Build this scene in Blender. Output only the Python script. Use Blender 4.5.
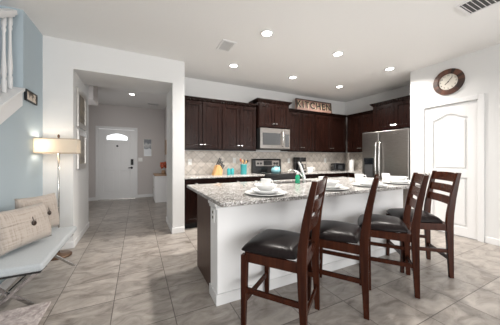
import bpy, bmesh, math, random
from mathutils import Vector, Matrix
random.seed(7)
for o in list(bpy.data.objects): bpy.data.objects.remove(o)
SC = bpy.context.scene
COL = SC.collection
R = math.radians
PI = math.pi

# ------------------------------------------------------------------ camera, world, light, exposure
cam = bpy.data.cameras.new('camera'); camo = bpy.data.objects.new('camera', cam); COL.objects.link(camo)
camo.location = (0, 0, 1.23); camo.rotation_euler = (R(90), 0, R(-26.57))
cam.sensor_width = 36; cam.lens = 36 * 225.2 / 500; cam.shift_y = -(162.5 - 158.65) / 500; cam.clip_start = 0.05
SC.camera = camo
W = bpy.data.worlds.new('sky'); SC.world = W; W.use_nodes = True
bgn = W.node_tree.nodes['Background']; bgn.inputs[0].default_value = (0.97, 0.98, 1.0, 1); bgn.inputs[1].default_value = 0.62
SC.view_settings.view_transform = 'Standard'; SC.view_settings.look = 'None'
SC.view_settings.gamma = 1; SC.view_settings.use_curve_mapping = False
SC.view_settings.exposure = 0.74

def area(name, loc, rot, sx, sy, power, color=(1, 1, 1), shape='RECTANGLE', spread=PI):
    l = bpy.data.lights.new(name, 'AREA'); l.shape = shape; l.size = sx; l.size_y = sy
    l.energy = power; l.color = color; l.spread = spread
    o = bpy.data.objects.new(name, l); COL.objects.link(o); o.location = loc; o.rotation_euler = rot
    return o
# daylight through the sliding glass doors and window of the living room behind the camera
area('window_daylight_rear', (0.6, -3.9, 1.35), (R(90), 0, 0), 4.0, 2.3, 120, (1.0, 0.99, 0.975))
area('window_daylight_side', (4.45, -1.6, 1.45), (R(90), 0, R(90)), 2.2, 1.7, 38, (0.95, 0.98, 1.0))
area('hall_fill_light', (-1.55, 5.4, 1.5), (R(90), 0, R(-90)), 0.7, 1.5, 5.5, (0.96, 0.98, 1.0))  # unseen area lamp added beside the left hall wall to brighten the hall

# ------------------------------------------------------------------ materials
def mat(name, color, rough=0.5, metal=0.0, spec=0.5, emit=None, estr=0, coat=0, trans=0, sheen=0):
    m = bpy.data.materials.new(name); m.use_nodes = True
    b = m.node_tree.nodes['Principled BSDF']
    b.inputs['Base Color'].default_value = (*color, 1); b.inputs['Roughness'].default_value = rough
    b.inputs['Metallic'].default_value = metal; b.inputs['Specular IOR Level'].default_value = spec
    b.inputs['Coat Weight'].default_value = coat; b.inputs['Transmission Weight'].default_value = trans
    b.inputs['Sheen Weight'].default_value = sheen
    if emit: b.inputs['Emission Color'].default_value = (*emit, 1); b.inputs['Emission Strength'].default_value = estr
    return m
def nd(m, t, **kw):
    n = m.node_tree.nodes.new(t)
    for k, v in kw.items():
        if hasattr(n, k) and k not in n.inputs: setattr(n, k, v)
        else: n.inputs[k].default_value = v
    return n
def lk(m, a, ao, b, bi): m.node_tree.links.new(a.outputs[ao], b.inputs[bi])
def bsdf(m): return m.node_tree.nodes['Principled BSDF']
def noisemix(m, c1, c2, scale=(1, 1, 1), nscale=5, detail=4, lo=0.35, hi=0.65, bump=0, coord='Object', bdist=0.002):
    tc = nd(m, 'ShaderNodeTexCoord'); mp = nd(m, 'ShaderNodeMapping'); mp.inputs['Scale'].default_value = scale
    nz = nd(m, 'ShaderNodeTexNoise'); nz.inputs['Scale'].default_value = nscale; nz.inputs['Detail'].default_value = detail
    rp = nd(m, 'ShaderNodeValToRGB')
    rp.color_ramp.elements[0].position = lo; rp.color_ramp.elements[1].position = hi
    rp.color_ramp.elements[0].color = (*c1, 1); rp.color_ramp.elements[1].color = (*c2, 1)
    lk(m, tc, coord, mp, 'Vector'); lk(m, mp, 0, nz, 'Vector'); lk(m, nz, 0, rp, 0); lk(m, rp, 0, bsdf(m), 'Base Color')
    if bump:
        bp = nd(m, 'ShaderNodeBump'); bp.inputs['Strength'].default_value = bump; bp.inputs['Distance'].default_value = bdist
        lk(m, nz, 0, bp, 'Height'); lk(m, bp, 0, bsdf(m), 'Normal')
    return nz, rp
def wallmat(name, c, tex=0.15):
    m = mat(name, c, 0.75, spec=0.25)
    tc = nd(m, 'ShaderNodeTexCoord'); nz = nd(m, 'ShaderNodeTexNoise'); nz.inputs['Scale'].default_value = 45; nz.inputs['Detail'].default_value = 4
    bp = nd(m, 'ShaderNodeBump'); bp.inputs['Strength'].default_value = tex; bp.inputs['Distance'].default_value = 0.004
    lk(m, tc, 'Object', nz, 'Vector'); lk(m, nz, 0, bp, 'Height'); lk(m, bp, 0, bsdf(m), 'Normal')
    return m
M = {}
M['wall'] = wallmat('wall_white_paint', (0.70, 0.70, 0.695))
M['blue'] = wallmat('wall_blue_paint', (0.42, 0.495, 0.54))
M['hall'] = wallmat('hall_greige_paint', (0.60, 0.565, 0.55))
M['ceil'] = wallmat('ceiling_paint', (0.80, 0.795, 0.785), 0.5)
M['trim'] = mat('white_trim_paint', (0.76, 0.76, 0.76), 0.35)
M['islandwall'] = wallmat('island_white_paint', (0.86, 0.86, 0.86), 0.08)

def cabinet_wood(name, c1, c2, rough=0.3, spec=0.3):
    m = mat(name, c1, rough, spec=spec); noisemix(m, c1, c2, (9, 9, 0.8), 3.5, 5, 0.3, 0.7)
    bsdf(m).inputs['Coat Roughness'].default_value = 0.25
    return m
M['cab'] = cabinet_wood('espresso_cabinet_wood', (0.008, 0.003, 0.0022), (0.0145, 0.0052, 0.0036), 0.27, 0.17)
M['panel'] = cabinet_wood('island_end_panel_wood', (0.060, 0.030, 0.020), (0.085, 0.044, 0.030), 0.4)
M['chairwood'] = cabinet_wood('cherry_brown_chair_wood', (0.024, 0.0066, 0.0036), (0.060, 0.0175, 0.0085), 0.26, 0.18)
M['shadowgap'] = mat('toe_kick_black', (0.01, 0.008, 0.008), 0.7)
M['leather'] = mat('dark_brown_leather', (0.022, 0.016, 0.016), 0.3, spec=0.12)
noisemix(M['leather'], (0.010, 0.0075, 0.0075), (0.017, 0.0125, 0.0125), (1, 1, 1), 60, 6, 0.3, 0.7, 0.1, bdist=0.0008)
M['steel'] = mat('brushed_stainless_steel', (0.50, 0.48, 0.46), 0.30, 1.0)
nz, rp = noisemix(M['steel'], (0.27, 0.25, 0.235), (0.37, 0.345, 0.325), (2, 2, 80), 6, 3, 0.3, 0.7)
M['steel_bright'] = mat('polished_steel', (0.70, 0.70, 0.69), 0.2, 1.0)
M['chrome'] = mat('chrome', (0.62, 0.62, 0.62), 0.12, 1.0)
M['nickel'] = mat('brushed_nickel', (0.62, 0.60, 0.57), 0.25, 1.0)
M['black'] = mat('gloss_black_plastic', (0.009, 0.009, 0.010), 0.22)
M['blackmatte'] = mat('matte_black_plastic', (0.012, 0.012, 0.012), 0.5)
M['glassdark'] = mat('dark_glass', (0.045, 0.047, 0.05), 0.08, spec=0.8)
M['display'] = mat('black_display', (0.006, 0.007, 0.009), 0.1)
M['china'] = mat('white_china', (0.86, 0.86, 0.85), 0.12)
M['plastic'] = mat('white_plastic', (0.84, 0.84, 0.82), 0.4)
M['teal'] = mat('turquoise_ceramic', (0.045, 0.36, 0.38), 0.25)
M['paleblue'] = mat('pale_blue_enamel', (0.22, 0.45, 0.50), 0.18)
M['beech'] = mat('beech_wood', (0.60, 0.33, 0.13), 0.45); noisemix(M['beech'], (0.52, 0.27, 0.10), (0.68, 0.40, 0.17), (10, 10, 1), 5)
M['paper'] = mat('paper_towel', (0.85, 0.85, 0.84), 0.9)
M['green'] = mat('green_dish_soap', (0.01, 0.33, 0.17), 0.15)
M['red'] = mat('dark_orange_flowers', (0.42, 0.10, 0.05), 0.8)
M['wicker'] = mat('tan_wood_top', (0.42, 0.28, 0.18), 0.5)
M['silverframe'] = mat('champagne_silver_frame', (0.62, 0.60, 0.57), 0.28, 0.8)
M['lampbase'] = mat('bronze_brown_base', (0.13, 0.075, 0.045), 0.35, 0.4)
M['can'] = mat('downlight_lens', (1, 1, 1), 0.5, emit=(1.0, 0.97, 0.92), estr=9)
M['fanglass'] = mat('fanlight_glass', (0.9, 0.95, 1), 0.3, emit=(0.95, 0.98, 1.0), estr=1.25)
M['shade'] = mat('linen_lamp_shade', (0.86, 0.80, 0.71), 0.9)
def shade_mat():
    m = M['shade']; b = bsdf(m); nt = m.node_tree
    tr = nd(m, 'ShaderNodeBsdfTranslucent'); tr.inputs[0].default_value = (0.90, 0.83, 0.73, 1)
    mx = nd(m, 'ShaderNodeMixShader'); mx.inputs[0].default_value = 0.5
    out = nt.nodes['Material Output']; lk(m, b, 0, mx, 1); lk(m, tr, 0, mx, 2); lk(m, mx, 0, out, 0)
shade_mat()
M['bulb'] = mat('warm_bulb', (1, 0.9, 0.7), 0.5, emit=(1.0, 0.82, 0.58), estr=9)
M['benchfab'] = mat('pale_grey_bench_fabric', (0.46, 0.50, 0.52), 0.8, sheen=0.2)
noisemix(M['benchfab'], (0.37, 0.395, 0.41), (0.44, 0.465, 0.48), (1, 1, 1), 160, 3, 0.3, 0.7, 0.2)
M['button'] = mat('dark_brown_button', (0.035, 0.020, 0.014), 0.3)

def linen():
    m = mat('oatmeal_linen', (0.52, 0.46, 0.40), 0.9, sheen=0.2)
    tc = nd(m, 'ShaderNodeTexCoord')
    outs = []
    for sc in ((4, 90, 4), (90, 4, 4)):
        mp = nd(m, 'ShaderNodeMapping'); mp.inputs['Scale'].default_value = sc
        nz = nd(m, 'ShaderNodeTexNoise'); nz.inputs['Scale'].default_value = 1.6; nz.inputs['Detail'].default_value = 3
        lk(m, tc, 'Object', mp, 'Vector'); lk(m, mp, 0, nz, 'Vector'); outs.append(nz)
    ad = nd(m, 'ShaderNodeMath', operation='ADD'); lk(m, outs[0], 0, ad, 0); lk(m, outs[1], 0, ad, 1)
    rp = nd(m, 'ShaderNodeValToRGB'); rp.color_ramp.elements[0].position = 0.75; rp.color_ramp.elements[1].position = 1.2
    rp.color_ramp.elements[0].color = (0.30, 0.255, 0.22, 1); rp.color_ramp.elements[1].color = (0.42, 0.365, 0.32, 1)
    lk(m, ad, 0, rp, 0); lk(m, rp, 0, bsdf(m), 'Base Color')
    return m
M['linen'] = linen()
def rugmat():
    m = mat('mauve_grey_pile', (0.36, 0.31, 0.30), 0.95)
    noisemix(m, (0.34, 0.29, 0.28), (0.56, 0.50, 0.48), (1, 1, 1), 28, 8, 0.35, 0.65, 1.0, bdist=0.02)
    return m
M['rug'] = rugmat()

def tilefloor():
    m = mat('porcelain_floor_tile', (0.5, 0.47, 0.43), 0.28, spec=0.45)
    tc = nd(m, 'ShaderNodeTexCoord')
    mp = nd(m, 'ShaderNodeMapping'); mp.inputs['Location'].default_value = (0.18 + 0.443 * 20, -0.936 + 0.446 * 20, 0)
    br = nd(m, 'ShaderNodeTexBrick'); br.offset = 0; br.squash = 1
    br.inputs['Scale'].default_value = 1; br.inputs['Brick Width'].default_value = 0.443; br.inputs['Row Height'].default_value = 0.446
    br.inputs['Mortar Size'].default_value = 0.0034; br.inputs['Mortar Smooth'].default_value = 0.15; br.inputs['Bias'].default_value = 0
    br.inputs['Color1'].default_value = (0, 0, 0, 1); br.inputs['Color2'].default_value = (1, 1, 1, 1); br.inputs['Mortar'].default_value = (0.5, 0.5, 0.5, 1)
    lk(m, tc, 'Object', mp, 'Vector'); lk(m, mp, 0, br, 'Vector')
    # per tile shift of the veining
    sc = nd(m, 'ShaderNodeVectorMath', operation='SCALE'); sc.inputs['Scale'].default_value = 7.0
    lk(m, br, 'Color', sc, 0)
    ad = nd(m, 'ShaderNodeVectorMath', operation='ADD'); lk(m, tc, 'Object', ad, 0); lk(m, sc, 0, ad, 1)
    mp2 = nd(m, 'ShaderNodeMapping'); mp2.inputs['Scale'].default_value = (1.0, 2.0, 1); mp2.inputs['Rotation'].default_value = (0, 0, R(24)); lk(m, ad, 0, mp2, 'Vector')
    nz = nd(m, 'ShaderNodeTexNoise'); nz.inputs['Scale'].default_value = 4.6; nz.inputs['Detail'].default_value = 9; nz.inputs['Roughness'].default_value = 0.63; nz.inputs['Distortion'].default_value = 0.9
    lk(m, mp2, 0, nz, 'Vector')
    rp = nd(m, 'ShaderNodeValToRGB'); e = rp.color_ramp.elements
    e[0].position = 0.30; e[0].color = (0.165, 0.138, 0.118, 1); e[1].position = 0.66; e[1].color = (0.42, 0.38, 0.343, 1)
    e2 = rp.color_ramp.elements.new(0.47); e2.color = (0.30, 0.268, 0.24, 1)
    lk(m, nz, 0, rp, 0)
    hs = nd(m, 'ShaderNodeMapRange'); hs.inputs['To Min'].default_value = 0.92; hs.inputs['To Max'].default_value = 1.08; lk(m, br, 'Color', hs, 0)
    mu = nd(m, 'ShaderNodeVectorMath', operation='SCALE'); lk(m, rp, 0, mu, 0); lk(m, hs, 0, mu, 'Scale')
    mx = nd(m, 'ShaderNodeMix', data_type='RGBA'); lk(m, br, 'Fac', mx, 0); lk(m, mu, 0, mx, 6); mx.inputs[7].default_value = (0.105, 0.088, 0.078, 1)
    lk(m, mx, 2, bsdf(m), 'Base Color')
    rr = nd(m, 'ShaderNodeMapRange'); rr.inputs['To Min'].default_value = 0.22; rr.inputs['To Max'].default_value = 0.42; lk(m, nz, 0, rr, 0); lk(m, rr, 0, bsdf(m), 'Roughness')
    bp = nd(m, 'ShaderNodeBump'); bp.inputs['Strength'].default_value = 0.4; bp.inputs['Distance'].default_value = 0.002; bp.invert = True
    lk(m, br, 'Fac', bp, 'Height'); lk(m, bp, 0, bsdf(m), 'Normal')
    return m
M['floor'] = tilefloor()

def splash(axis):
    m = mat('travertine_backsplash_' + axis, (0.55, 0.5, 0.45), 0.4)
    tc = nd(m, 'ShaderNodeTexCoord'); sp = nd(m, 'ShaderNodeSeparateXYZ'); cb = nd(m, 'ShaderNodeCombineXYZ')
    lk(m, tc, 'Object', sp, 0); lk(m, sp, 0 if axis == 'x' else 1, cb, 0); lk(m, sp, 2, cb, 1)
    mp = nd(m, 'ShaderNodeMapping'); mp.inputs['Rotation'].default_value = (0, 0, R(45)); mp.inputs['Location'].default_value = (10.03, 10.06, 0)
    br = nd(m, 'ShaderNodeTexBrick'); br.offset = 0
    br.inputs['Scale'].default_value = 1; br.inputs['Brick Width'].default_value = 0.125; br.inputs['Row Height'].default_value = 0.125
    br.inputs['Mortar Size'].default_value = 0.0035; br.inputs['Bias'].default_value = 0
    br.inputs['Color1'].default_value = (0.56, 0.505, 0.45, 1); br.inputs['Color2'].default_value = (0.70, 0.645, 0.585, 1); br.inputs['Mortar'].default_value = (0.36, 0.32, 0.285, 1)
    lk(m, cb, 0, mp, 'Vector'); lk(m, mp, 0, br, 'Vector')
    nz = nd(m, 'ShaderNodeTexNoise'); nz.inputs['Scale'].default_value = 14; nz.inputs['Detail'].default_value = 6; lk(m, cb, 0, nz, 'Vector')
    mr = nd(m, 'ShaderNodeMapRange'); mr.inputs['From Min'].default_value = 0.3; mr.inputs['From Max'].default_value = 0.7; mr.inputs['To Min'].default_value = 0.85; mr.inputs['To Max'].default_value = 1.12
    lk(m, nz, 0, mr, 0)
    mu = nd(m, 'ShaderNodeVectorMath', operation='SCALE'); lk(m, br, 'Color', mu, 0); lk(m, mr, 0, mu, 'Scale'); lk(m, mu, 0, bsdf(m), 'Base Color')
    return m
M['splash_x'] = splash('x'); M['splash_y'] = splash('y')

def granite():
    m = mat('speckled_granite', (0.5, 0.5, 0.48), 0.14, spec=0.6)
    tc = nd(m, 'ShaderNodeTexCoord')
    vo = nd(m, 'ShaderNodeTexVoronoi'); vo.inputs['Scale'].default_value = 115; lk(m, tc, 'Object', vo, 'Vector')
    sp = nd(m, 'ShaderNodeSeparateColor'); lk(m, vo, 'Color', sp, 0)
    nz = nd(m, 'ShaderNodeTexNoise'); nz.inputs['Scale'].default_value = 7; nz.inputs['Detail'].default_value = 5; lk(m, tc, 'Object', nz, 'Vector')
    ma = nd(m, 'ShaderNodeMath', operation='MULTIPLY_ADD'); ma.inputs[1].default_value = 0.75; lk(m, sp, 0, ma, 0)
    m2 = nd(m, 'ShaderNodeMath', operation='MULTIPLY'); m2.inputs[1].default_value = 0.45; lk(m, nz, 0, m2, 0); lk(m, m2, 0, ma, 2)
    rp = nd(m, 'ShaderNodeValToRGB'); rp.color_ramp.interpolation = 'CONSTANT'; e = rp.color_ramp.elements
    e[0].position = 0; e[0].color = (0.05, 0.045, 0.04, 1); e[1].position = 0.27; e[1].color = (0.20, 0.18, 0.165, 1)
    for p, c in ((0.40, (0.33, 0.315, 0.30)), (0.62, (0.47, 0.455, 0.44)), (0.80, (0.72, 0.71, 0.695))):
        q = rp.color_ramp.elements.new(p); q.color = (*c, 1)
    lk(m, ma, 0, rp, 0); lk(m, rp, 0, bsdf(m), 'Base Color')
    return m
M['granite'] = granite()

# ------------------------------------------------------------------ mesh helpers
class B:
    def __init__(s): s.bm = bmesh.new()
    def _x(s, vs, T):
        if T is not None: bmesh.ops.transform(s.bm, matrix=T, verts=vs)
    def box(s, x0, x1, y0, y1, z0, z1, T=None):
        v = [s.bm.verts.new(p) for p in ((x0, y0, z0), (x1, y0, z0), (x1, y1, z0), (x0, y1, z0), (x0, y0, z1), (x1, y0, z1), (x1, y1, z1), (x0, y1, z1))]
        for f in ((0, 3, 2, 1), (4, 5, 6, 7), (0, 1, 5, 4), (1, 2, 6, 5), (2, 3, 7, 6), (3, 0, 4, 7)): s.bm.faces.new([v[i] for i in f])
        s._x(v, T); return s
    def frustum(s, a, b, z0, z1, T=None):   # a, b = (x0,x1,y0,y1)
        v = [s.bm.verts.new(p) for p in ((a[0], a[2], z0), (a[1], a[2], z0), (a[1], a[3], z0), (a[0], a[3], z0), (b[0], b[2], z1), (b[1], b[2], z1), (b[1], b[3], z1), (b[0], b[3], z1))]
        for f in ((0, 3, 2, 1), (4, 5, 6, 7), (0, 1, 5, 4), (1, 2, 6, 5), (2, 3, 7, 6), (3, 0, 4, 7)): s.bm.faces.new([v[i] for i in f])
        s._x(v, T); return s
    def prism(s, pts, axis, a, b):          # pts in the two other axes
        def P(p, t):
            return {'x': (t, p[0], p[1]), 'y': (p[0], t, p[1]), 'z': (p[0], p[1], t)}[axis]
        v0 = [s.bm.verts.new(P(p, a)) for p in pts]; v1 = [s.bm.verts.new(P(p, b)) for p in pts]; n = len(pts)
        s.bm.faces.new(v0); s.bm.faces.new(v1[::-1])
        for i in range(n): s.bm.faces.new((v0[i], v1[i], v1[(i + 1) % n], v0[(i + 1) % n]))
        return s
    def sweep(s, secs):                     # list of closed rings (same count)
        rings = [[s.bm.verts.new(p) for p in r] for r in secs]; n = len(rings[0])
        for a, b in zip(rings, rings[1:]):
            for i in range(n): s.bm.faces.new((a[i], a[(i + 1) % n], b[(i + 1) % n], b[i]))
        s.bm.faces.new(rings[0][::-1]); s.bm.faces.new(rings[-1]); return s
    def lathe(s, prof, c=(0, 0, 0), n=28, T=None):   # prof (r,z), closed at r=0 ends
        vs = []; rings = []
        for r, z in prof:
            if r < 1e-6: q = [s.bm.verts.new((c[0], c[1], c[2] + z))]
            else: q = [s.bm.verts.new((c[0] + r * math.cos(2 * PI * i / n), c[1] + r * math.sin(2 * PI * i / n), c[2] + z)) for i in range(n)]
            rings.append(q); vs += q
        for a, b in zip(rings, rings[1:]):
            for i in range(n):
                j = (i + 1) % n
                if len(a) == 1 and len(b) == 1: continue
                if len(a) == 1: s.bm.faces.new((a[0], b[j], b[i]))
                elif len(b) == 1: s.bm.faces.new((a[i], a[j], b[0]))
                else: s.bm.faces.new((a[i], a[j], b[j], b[i]))
        s._x(vs, T); return s
    def tube(s, pts, r, n=10):
        pts = [Vector(p) for p in pts]; rs = r if isinstance(r, (list, tuple)) else [r] * len(pts); rings = []; up = None
        for i, p in enumerate(pts):
            d = (pts[min(i + 1, len(pts) - 1)] - pts[max(i - 1, 0)]).normalized()
            if up is None: up = Vector((0, 0, 1)) if abs(d.z) < 0.9 else Vector((1, 0, 0))
            sd = d.cross(up).normalized(); up = sd.cross(d).normalized()
            rings.append([p + (sd * math.cos(2 * PI * k / n) + up * math.sin(2 * PI * k / n)) * rs[i] for k in range(n)])
        return s.sweep(rings)
    def done(s, name, m, parent=None, bev=0, smooth=False, sub=0, loc=None, rot=None, seg=2):
        bmesh.ops.recalc_face_normals(s.bm, faces=s.bm.faces)
        me = bpy.data.meshes.new(name); s.bm.to_mesh(me); s.bm.free()
        for mm in (m if isinstance(m, list) else [m]): me.materials.append(mm)
        if smooth: me.polygons.foreach_set('use_smooth', [True] * len(me.polygons))
        o = bpy.data.objects.new(name, me); COL.objects.link(o)
        if parent is not None: o.parent = parent
        if loc is not None: o.location = loc
        if rot is not None: o.rotation_euler = rot
        if bev:
            b = o.modifiers.new('bevel', 'BEVEL'); b.width = bev; b.segments = seg; b.limit_method = 'ANGLE'; b.angle_limit = R(40)
            me.polygons.foreach_set('use_smooth', [True] * len(me.polygons))
            w = o.modifiers.new('wn', 'WEIGHTED_NORMAL'); w.keep_sharp = True
        if sub:
            q = o.modifiers.new('sub', 'SUBSURF'); q.levels = sub; q.render_levels = sub
        return o
def tag(o, label=None, cat=None, group=None, kind=None):
    if label: o['label'] = label
    if cat: o['category'] = cat
    if group: o['group'] = group
    if kind: o['kind'] = kind
    return o
def thing(name, label, cat, loc=(0, 0, 0), rz=0, group=None):
    o = bpy.data.objects.new(name, None); COL.objects.link(o); o.location = loc; o.rotation_euler = (0, 0, rz); o.empty_display_size = 0.1
    return tag(o, label, cat, group)
def struct(name, b, m, **k): return tag(b.done(name, m, **k), kind='structure')
def kids(o): return [c for c in bpy.data.objects if c.parent == o]
def dup(o, parent=None):
    c = o.copy(); COL.objects.link(c)
    if parent is not None: c.parent = parent
    for ch in kids(o): dup(ch, c)
    return c

# ------------------------------------------------------------------ room shell
H = 2.849
YB, XK, XR, YR, YW, XB, XP = 4.576, 5.356, 4.556, 2.421, 3.86, -1.112, 0.706
XO0, XO1, YH = -0.79, 0.515, 4.62
struct('floor', B().box(-4.2, 6.0, -4.2, 8.2, -0.1, 0), M['floor'])
struct('ceiling', B().box(-4.2, 6.0, -4.2, 8.2, H, H + 0.1), M['ceil'])
struct('wall_back', B().box(XP, XK + .12, YB, YB + .12, 0, H), M['wall'])
struct('wall_kitchen_right', B().box(XK, XK + .12, YR, YB, 0, H), M['wall'])
# wall with the pantry door, front face x = XR (door opening cut out)
b = B(); b.box(XR, XR + .1, 2.20, YR, 0, H); b.box(XR, XR + .1, 1.48, 2.20, 2.12, H); b.box(XR, XR + .1, -4.1, 1.48, 0, H); b.box(XR + .1, XK, YR - .1, YR, 0, H)
struct('wall_right', b, M['wall'])
# pier and header between kitchen and hall, the white wall left of the opening
b = B(); b.box(XO1, XP, YW, YH + .08, 0, H); b.box(XO0, XO1, YW, YH, 2.468, H); b.box(XB - .02, XO0, YW, 4.95, 0, H)
struct('wall_front_left', b, M['wall'])
struct('wall_hall_back', B().box(-1.8, -1.035, 7.95, 8.05, 0, H).box(-.06, 0.95, 7.95, 8.05, 0, H).box(-1.035, -.06, 7.95, 8.05, 2.13, H), M['hall'])
struct('wall_hall_right', B().box(0.80, 0.95, YH + .08, 7.95, 0, H), M['hall'])
struct('wall_hall_left', B().box(-1.8, -1.65, 4.95, 7.95, 0, H), M['hall'])
struct('trim_1', B().box(-1.65, -0.80, 5.5, 6.1, 2.43, H), M['hall'])
# blue wall with the stair opening: solid triangle below the rake, solid end beyond the opening
rake = lambda y: 1.72 + (y - 2.835) * 0.60
b = B(); b.prism([(0.6, 0), (YW, 0), (YW, H), (3.30, H), (3.30, rake(3.30)), (0.6, rake(0.6))], 'x', XB - .12, XB)
struct('wall_left', b, M['blue'])
struct('wall_stair_back', B().box(-2.6, XB - .12, 3.30, 3.42, 0, H), M['blue'])
struct('wall_stair_left', B().box(-2.72, -2.6, 0.6, 3.42, 0, H), M['blue'])
b = B(); b.prism([(0.2, rake(0.2)), (3.20, rake(3.20)), (3.20, rake(3.20) - .15), (0.2, rake(0.2) - .15)], 'x', XB, XB + .03)
b.prism([(0.2, rake(0.2)), (3.215, rake(3.215)), (3.215, rake(3.215) + .035), (0.2, rake(0.2) + .035)], 'x', XB - .14, XB + .045)
struct('trim_2', b, M['trim'], bev=.004)
# rear walls of the living room behind the camera, around the glass doors
b = B(); b.box(-4.2, -0.8, -4.2, -4.1, 0, H); b.box(4.0, 4.6, -4.2, -4.1, 0, H); b.box(-0.8, 4.0, -4.2, -4.1, 2.55, H)
struct('wall_rear', b, M['wall'])
struct('wall_far_left', B().box(-4.3, -4.2, -4.2, 0.6, 0, H), M['wall'])
# baseboards
def baseb(name, *segs):
    b = B()
    for s in segs: b.box(*s, 0, .095); 
    return struct(name, b, M['trim'], bev=.006)
baseb('baseboard_front_left', (XO0 - .3, XO0 + .014, YW - .014, YW), (XO0, XO0 + .014, YW, 4.95), (XO1 - .014, XP, YW - .014, YW), (XO1 - .014, XO1, YW, YH + .08))
baseb('baseboard_left', (XB, XB + .014, 0.6, YW))
baseb('baseboard_right', (XR - .014, XR, -4, 1.405), (XR - .014, XR, 2.262, YR))
baseb('baseboard_hall', (-1.65, -1.10, 7.936, 7.95), (.005, .80, 7.936, 7.95))

# door leaf builder in local x (width) z (height), face toward -y
def leaf(b, w, h, panels, t=.04, arch=None):
    """frame of rails and stiles with recessed raised panels; panels = (x0,x1,z0,z1,archrise)"""
    b.box(0, w, .022, t, 0, h)
    xs = sorted(set([0, w] + [p[0] for p in panels] + [p[1] for p in panels]))
    # columns of stiles
    cols = sorted(set((p[0], p[1]) for p in panels)); cur = 0
    for c in cols: b.box(cur, c[0], 0, .024, 0, h); cur = c[1]
    b.box(cur, w, 0, .024, 0, h)
    for c in cols:
        ps = sorted([p for p in panels if (p[0], p[1]) == c], key=lambda p: p[2]); z = 0
        for p in ps:
            b.box(c[0], c[1], 0, .024, z, p[2])
            z = p[3]
            if p[4]:
                n = 14; pts = [(c[0], p[3] + p[4] + .001)]
                arc = []
                for i in range(n + 1):
                    u = i / n; arc.append((c[0] + (c[1] - c[0]) * u, p[3] + p[4] * (0.5 - 0.5 * math.cos(2 * PI * u))))
                pts = arc + [(c[1], p[3] + p[4] + .001), (c[0], p[3] + p[4] + .001)]
                v = B(); 
                for i in range(n):
                    a0, a1 = arc[i], arc[i + 1]
                    b.prism([a0, a1, (a1[0], p[3] + p[4] + .002), (a0[0], p[3] + p[4] + .002)], 'y', 0, .024)
                z = p[3] + p[4]
        b.box(c[0], c[1], 0, .024, z, h)
    for p in panels:
        m = .036; x0, x1, z0, z1 = p[0] + m, p[1] - m, p[2] + m, p[3] - m
        if p[4]:
            n = 14; arc = [(x0 + (x1 - x0) * i / n, z1 + p[4] * (0.5 - 0.5 * math.cos(2 * PI * i / n))) for i in range(n + 1)]
            b.prism([(x0, z0), (x1, z0)] + arc[::-1], 'y', .007, .023)
        else:
            b.box(x0, x1, .007, .023, z0, z1)
    return b
# pantry door in the right wall: local -y -> world -x, local x -> world -y
d = B(); leaf(d, .70, 2.10, [(.12, .58, .14, .92, 0), (.12, .58, 1.04, 1.87, .085)])
door1 = struct('door_1', d, M['trim'], loc=(XR + .008, 2.19, .012), rot=(0, 0, R(-90)), bev=.003)
for z in (.32, 1.10, 1.89):
    h_ = B().box(.700, .712, -.006, .01, z - .045, z + .045).tube([(.706, -.008, z - .05), (.706, -.008, z + .05)], .006, 8).done('hinge', M['nickel'], door1); tag(h_, 'silver door hinge')
b = B(); b.lathe([(0, 0), (.028, 0), (.028, .006), (.012, .01), (.012, .035), (.027, .045), (.027, .062), (0, .07)], T=Matrix.Translation((.06, 0, .95)) @ Matrix.Rotation(R(90), 4, 'X'))
tag(b.done('door_knob', M['nickel'], door1, smooth=True), 'silver round door knob')
b = B(); cw = .072
b.box(XR - .018, XR, 2.19, 2.19 + cw, 0, 2.118 + cw); b.box(XR - .018, XR, 1.487 - cw, 1.487, 0, 2.118 + cw); b.box(XR - .018, XR, 1.487, 2.19, 2.118, 2.118 + cw)
b.box(XR, XR + .1, 2.19, 2.20, 0, 2.12); b.box(XR, XR + .1, 1.48, 1.487, 0, 2.12)
struct('trim_3', b, M['trim'], bev=.005)
# front door at the end of the hall
DW = .965
d = B(); leaf(d, DW, 2.10, [(.13, .42, .20, .86, 0), (.13, .42, 1.02, 1.68, 0), (.545, .835, .20, .86, 0), (.545, .835, 1.02, 1.68, 0)])
door2 = struct('door_2', d, M['trim'], loc=(-1.03, 7.955, .015), bev=.003)
def arched(x0, x1, z0, z1, rise, y0, y1, bb):
    n = 14; arc = [(x0 + (x1 - x0) * i / n, z1 + rise * math.sin(PI * i / n)) for i in range(n + 1)]
    bb.prism([(x0, z0), (x1, z0)] + arc[::-1], 'y', y0, y1)
b = B(); arched(.19, .775, 1.765, 1.90, .085, -.016, .002, b); fr = b.done('fanlight_frame', M['trim'], door2)
b = B(); arched(.215, .75, 1.785, 1.89, .08, -.02, -.012, b); b.done('fanlight_pane', M['fanglass'], fr)
b = B().box(.885 - .04, .885 + .035, -.035, 0, 1.02, 1.20); tag(b.done('keypad_lock', M['blackmatte'], door2, bev=.008), 'dark keypad lock')
b = B().tube([(.87, 0, .93), (.87, -.05, .93), (.78, -.05, .93)], .013, 8).lathe([(0, 0), (.035, 0), (.035, .015), (0, .015)], T=Matrix.Translation((.87, 0, .93)) @ Matrix.Rotation(R(90), 4, 'X'))
tag(b.done('door_lever', M['blackmatte'], door2), 'dark lever handle')
b = B().lathe([(0, 0), (.028, 0), (.028, .02), (0, .03)], T=Matrix.Translation((.483, 0, 1.60)) @ Matrix.Rotation(R(90), 4, 'X')); tag(b.done('peephole', M['blackmatte'], door2), 'dark round door viewer')
b = B(); b.box(-1.10, -1.03, 7.93, 7.95, 0, 2.20); b.box(-.065, .005, 7.93, 7.95, 0, 2.20); b.box(-1.03, -.065, 7.93, 7.95, 2.13, 2.20)
struct('trim_4', b, M['trim'], bev=.005)
struct('trim_5', B().box(-1.03, -.065, 7.90, 8.0, 0, .015), M['nickel'])

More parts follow.
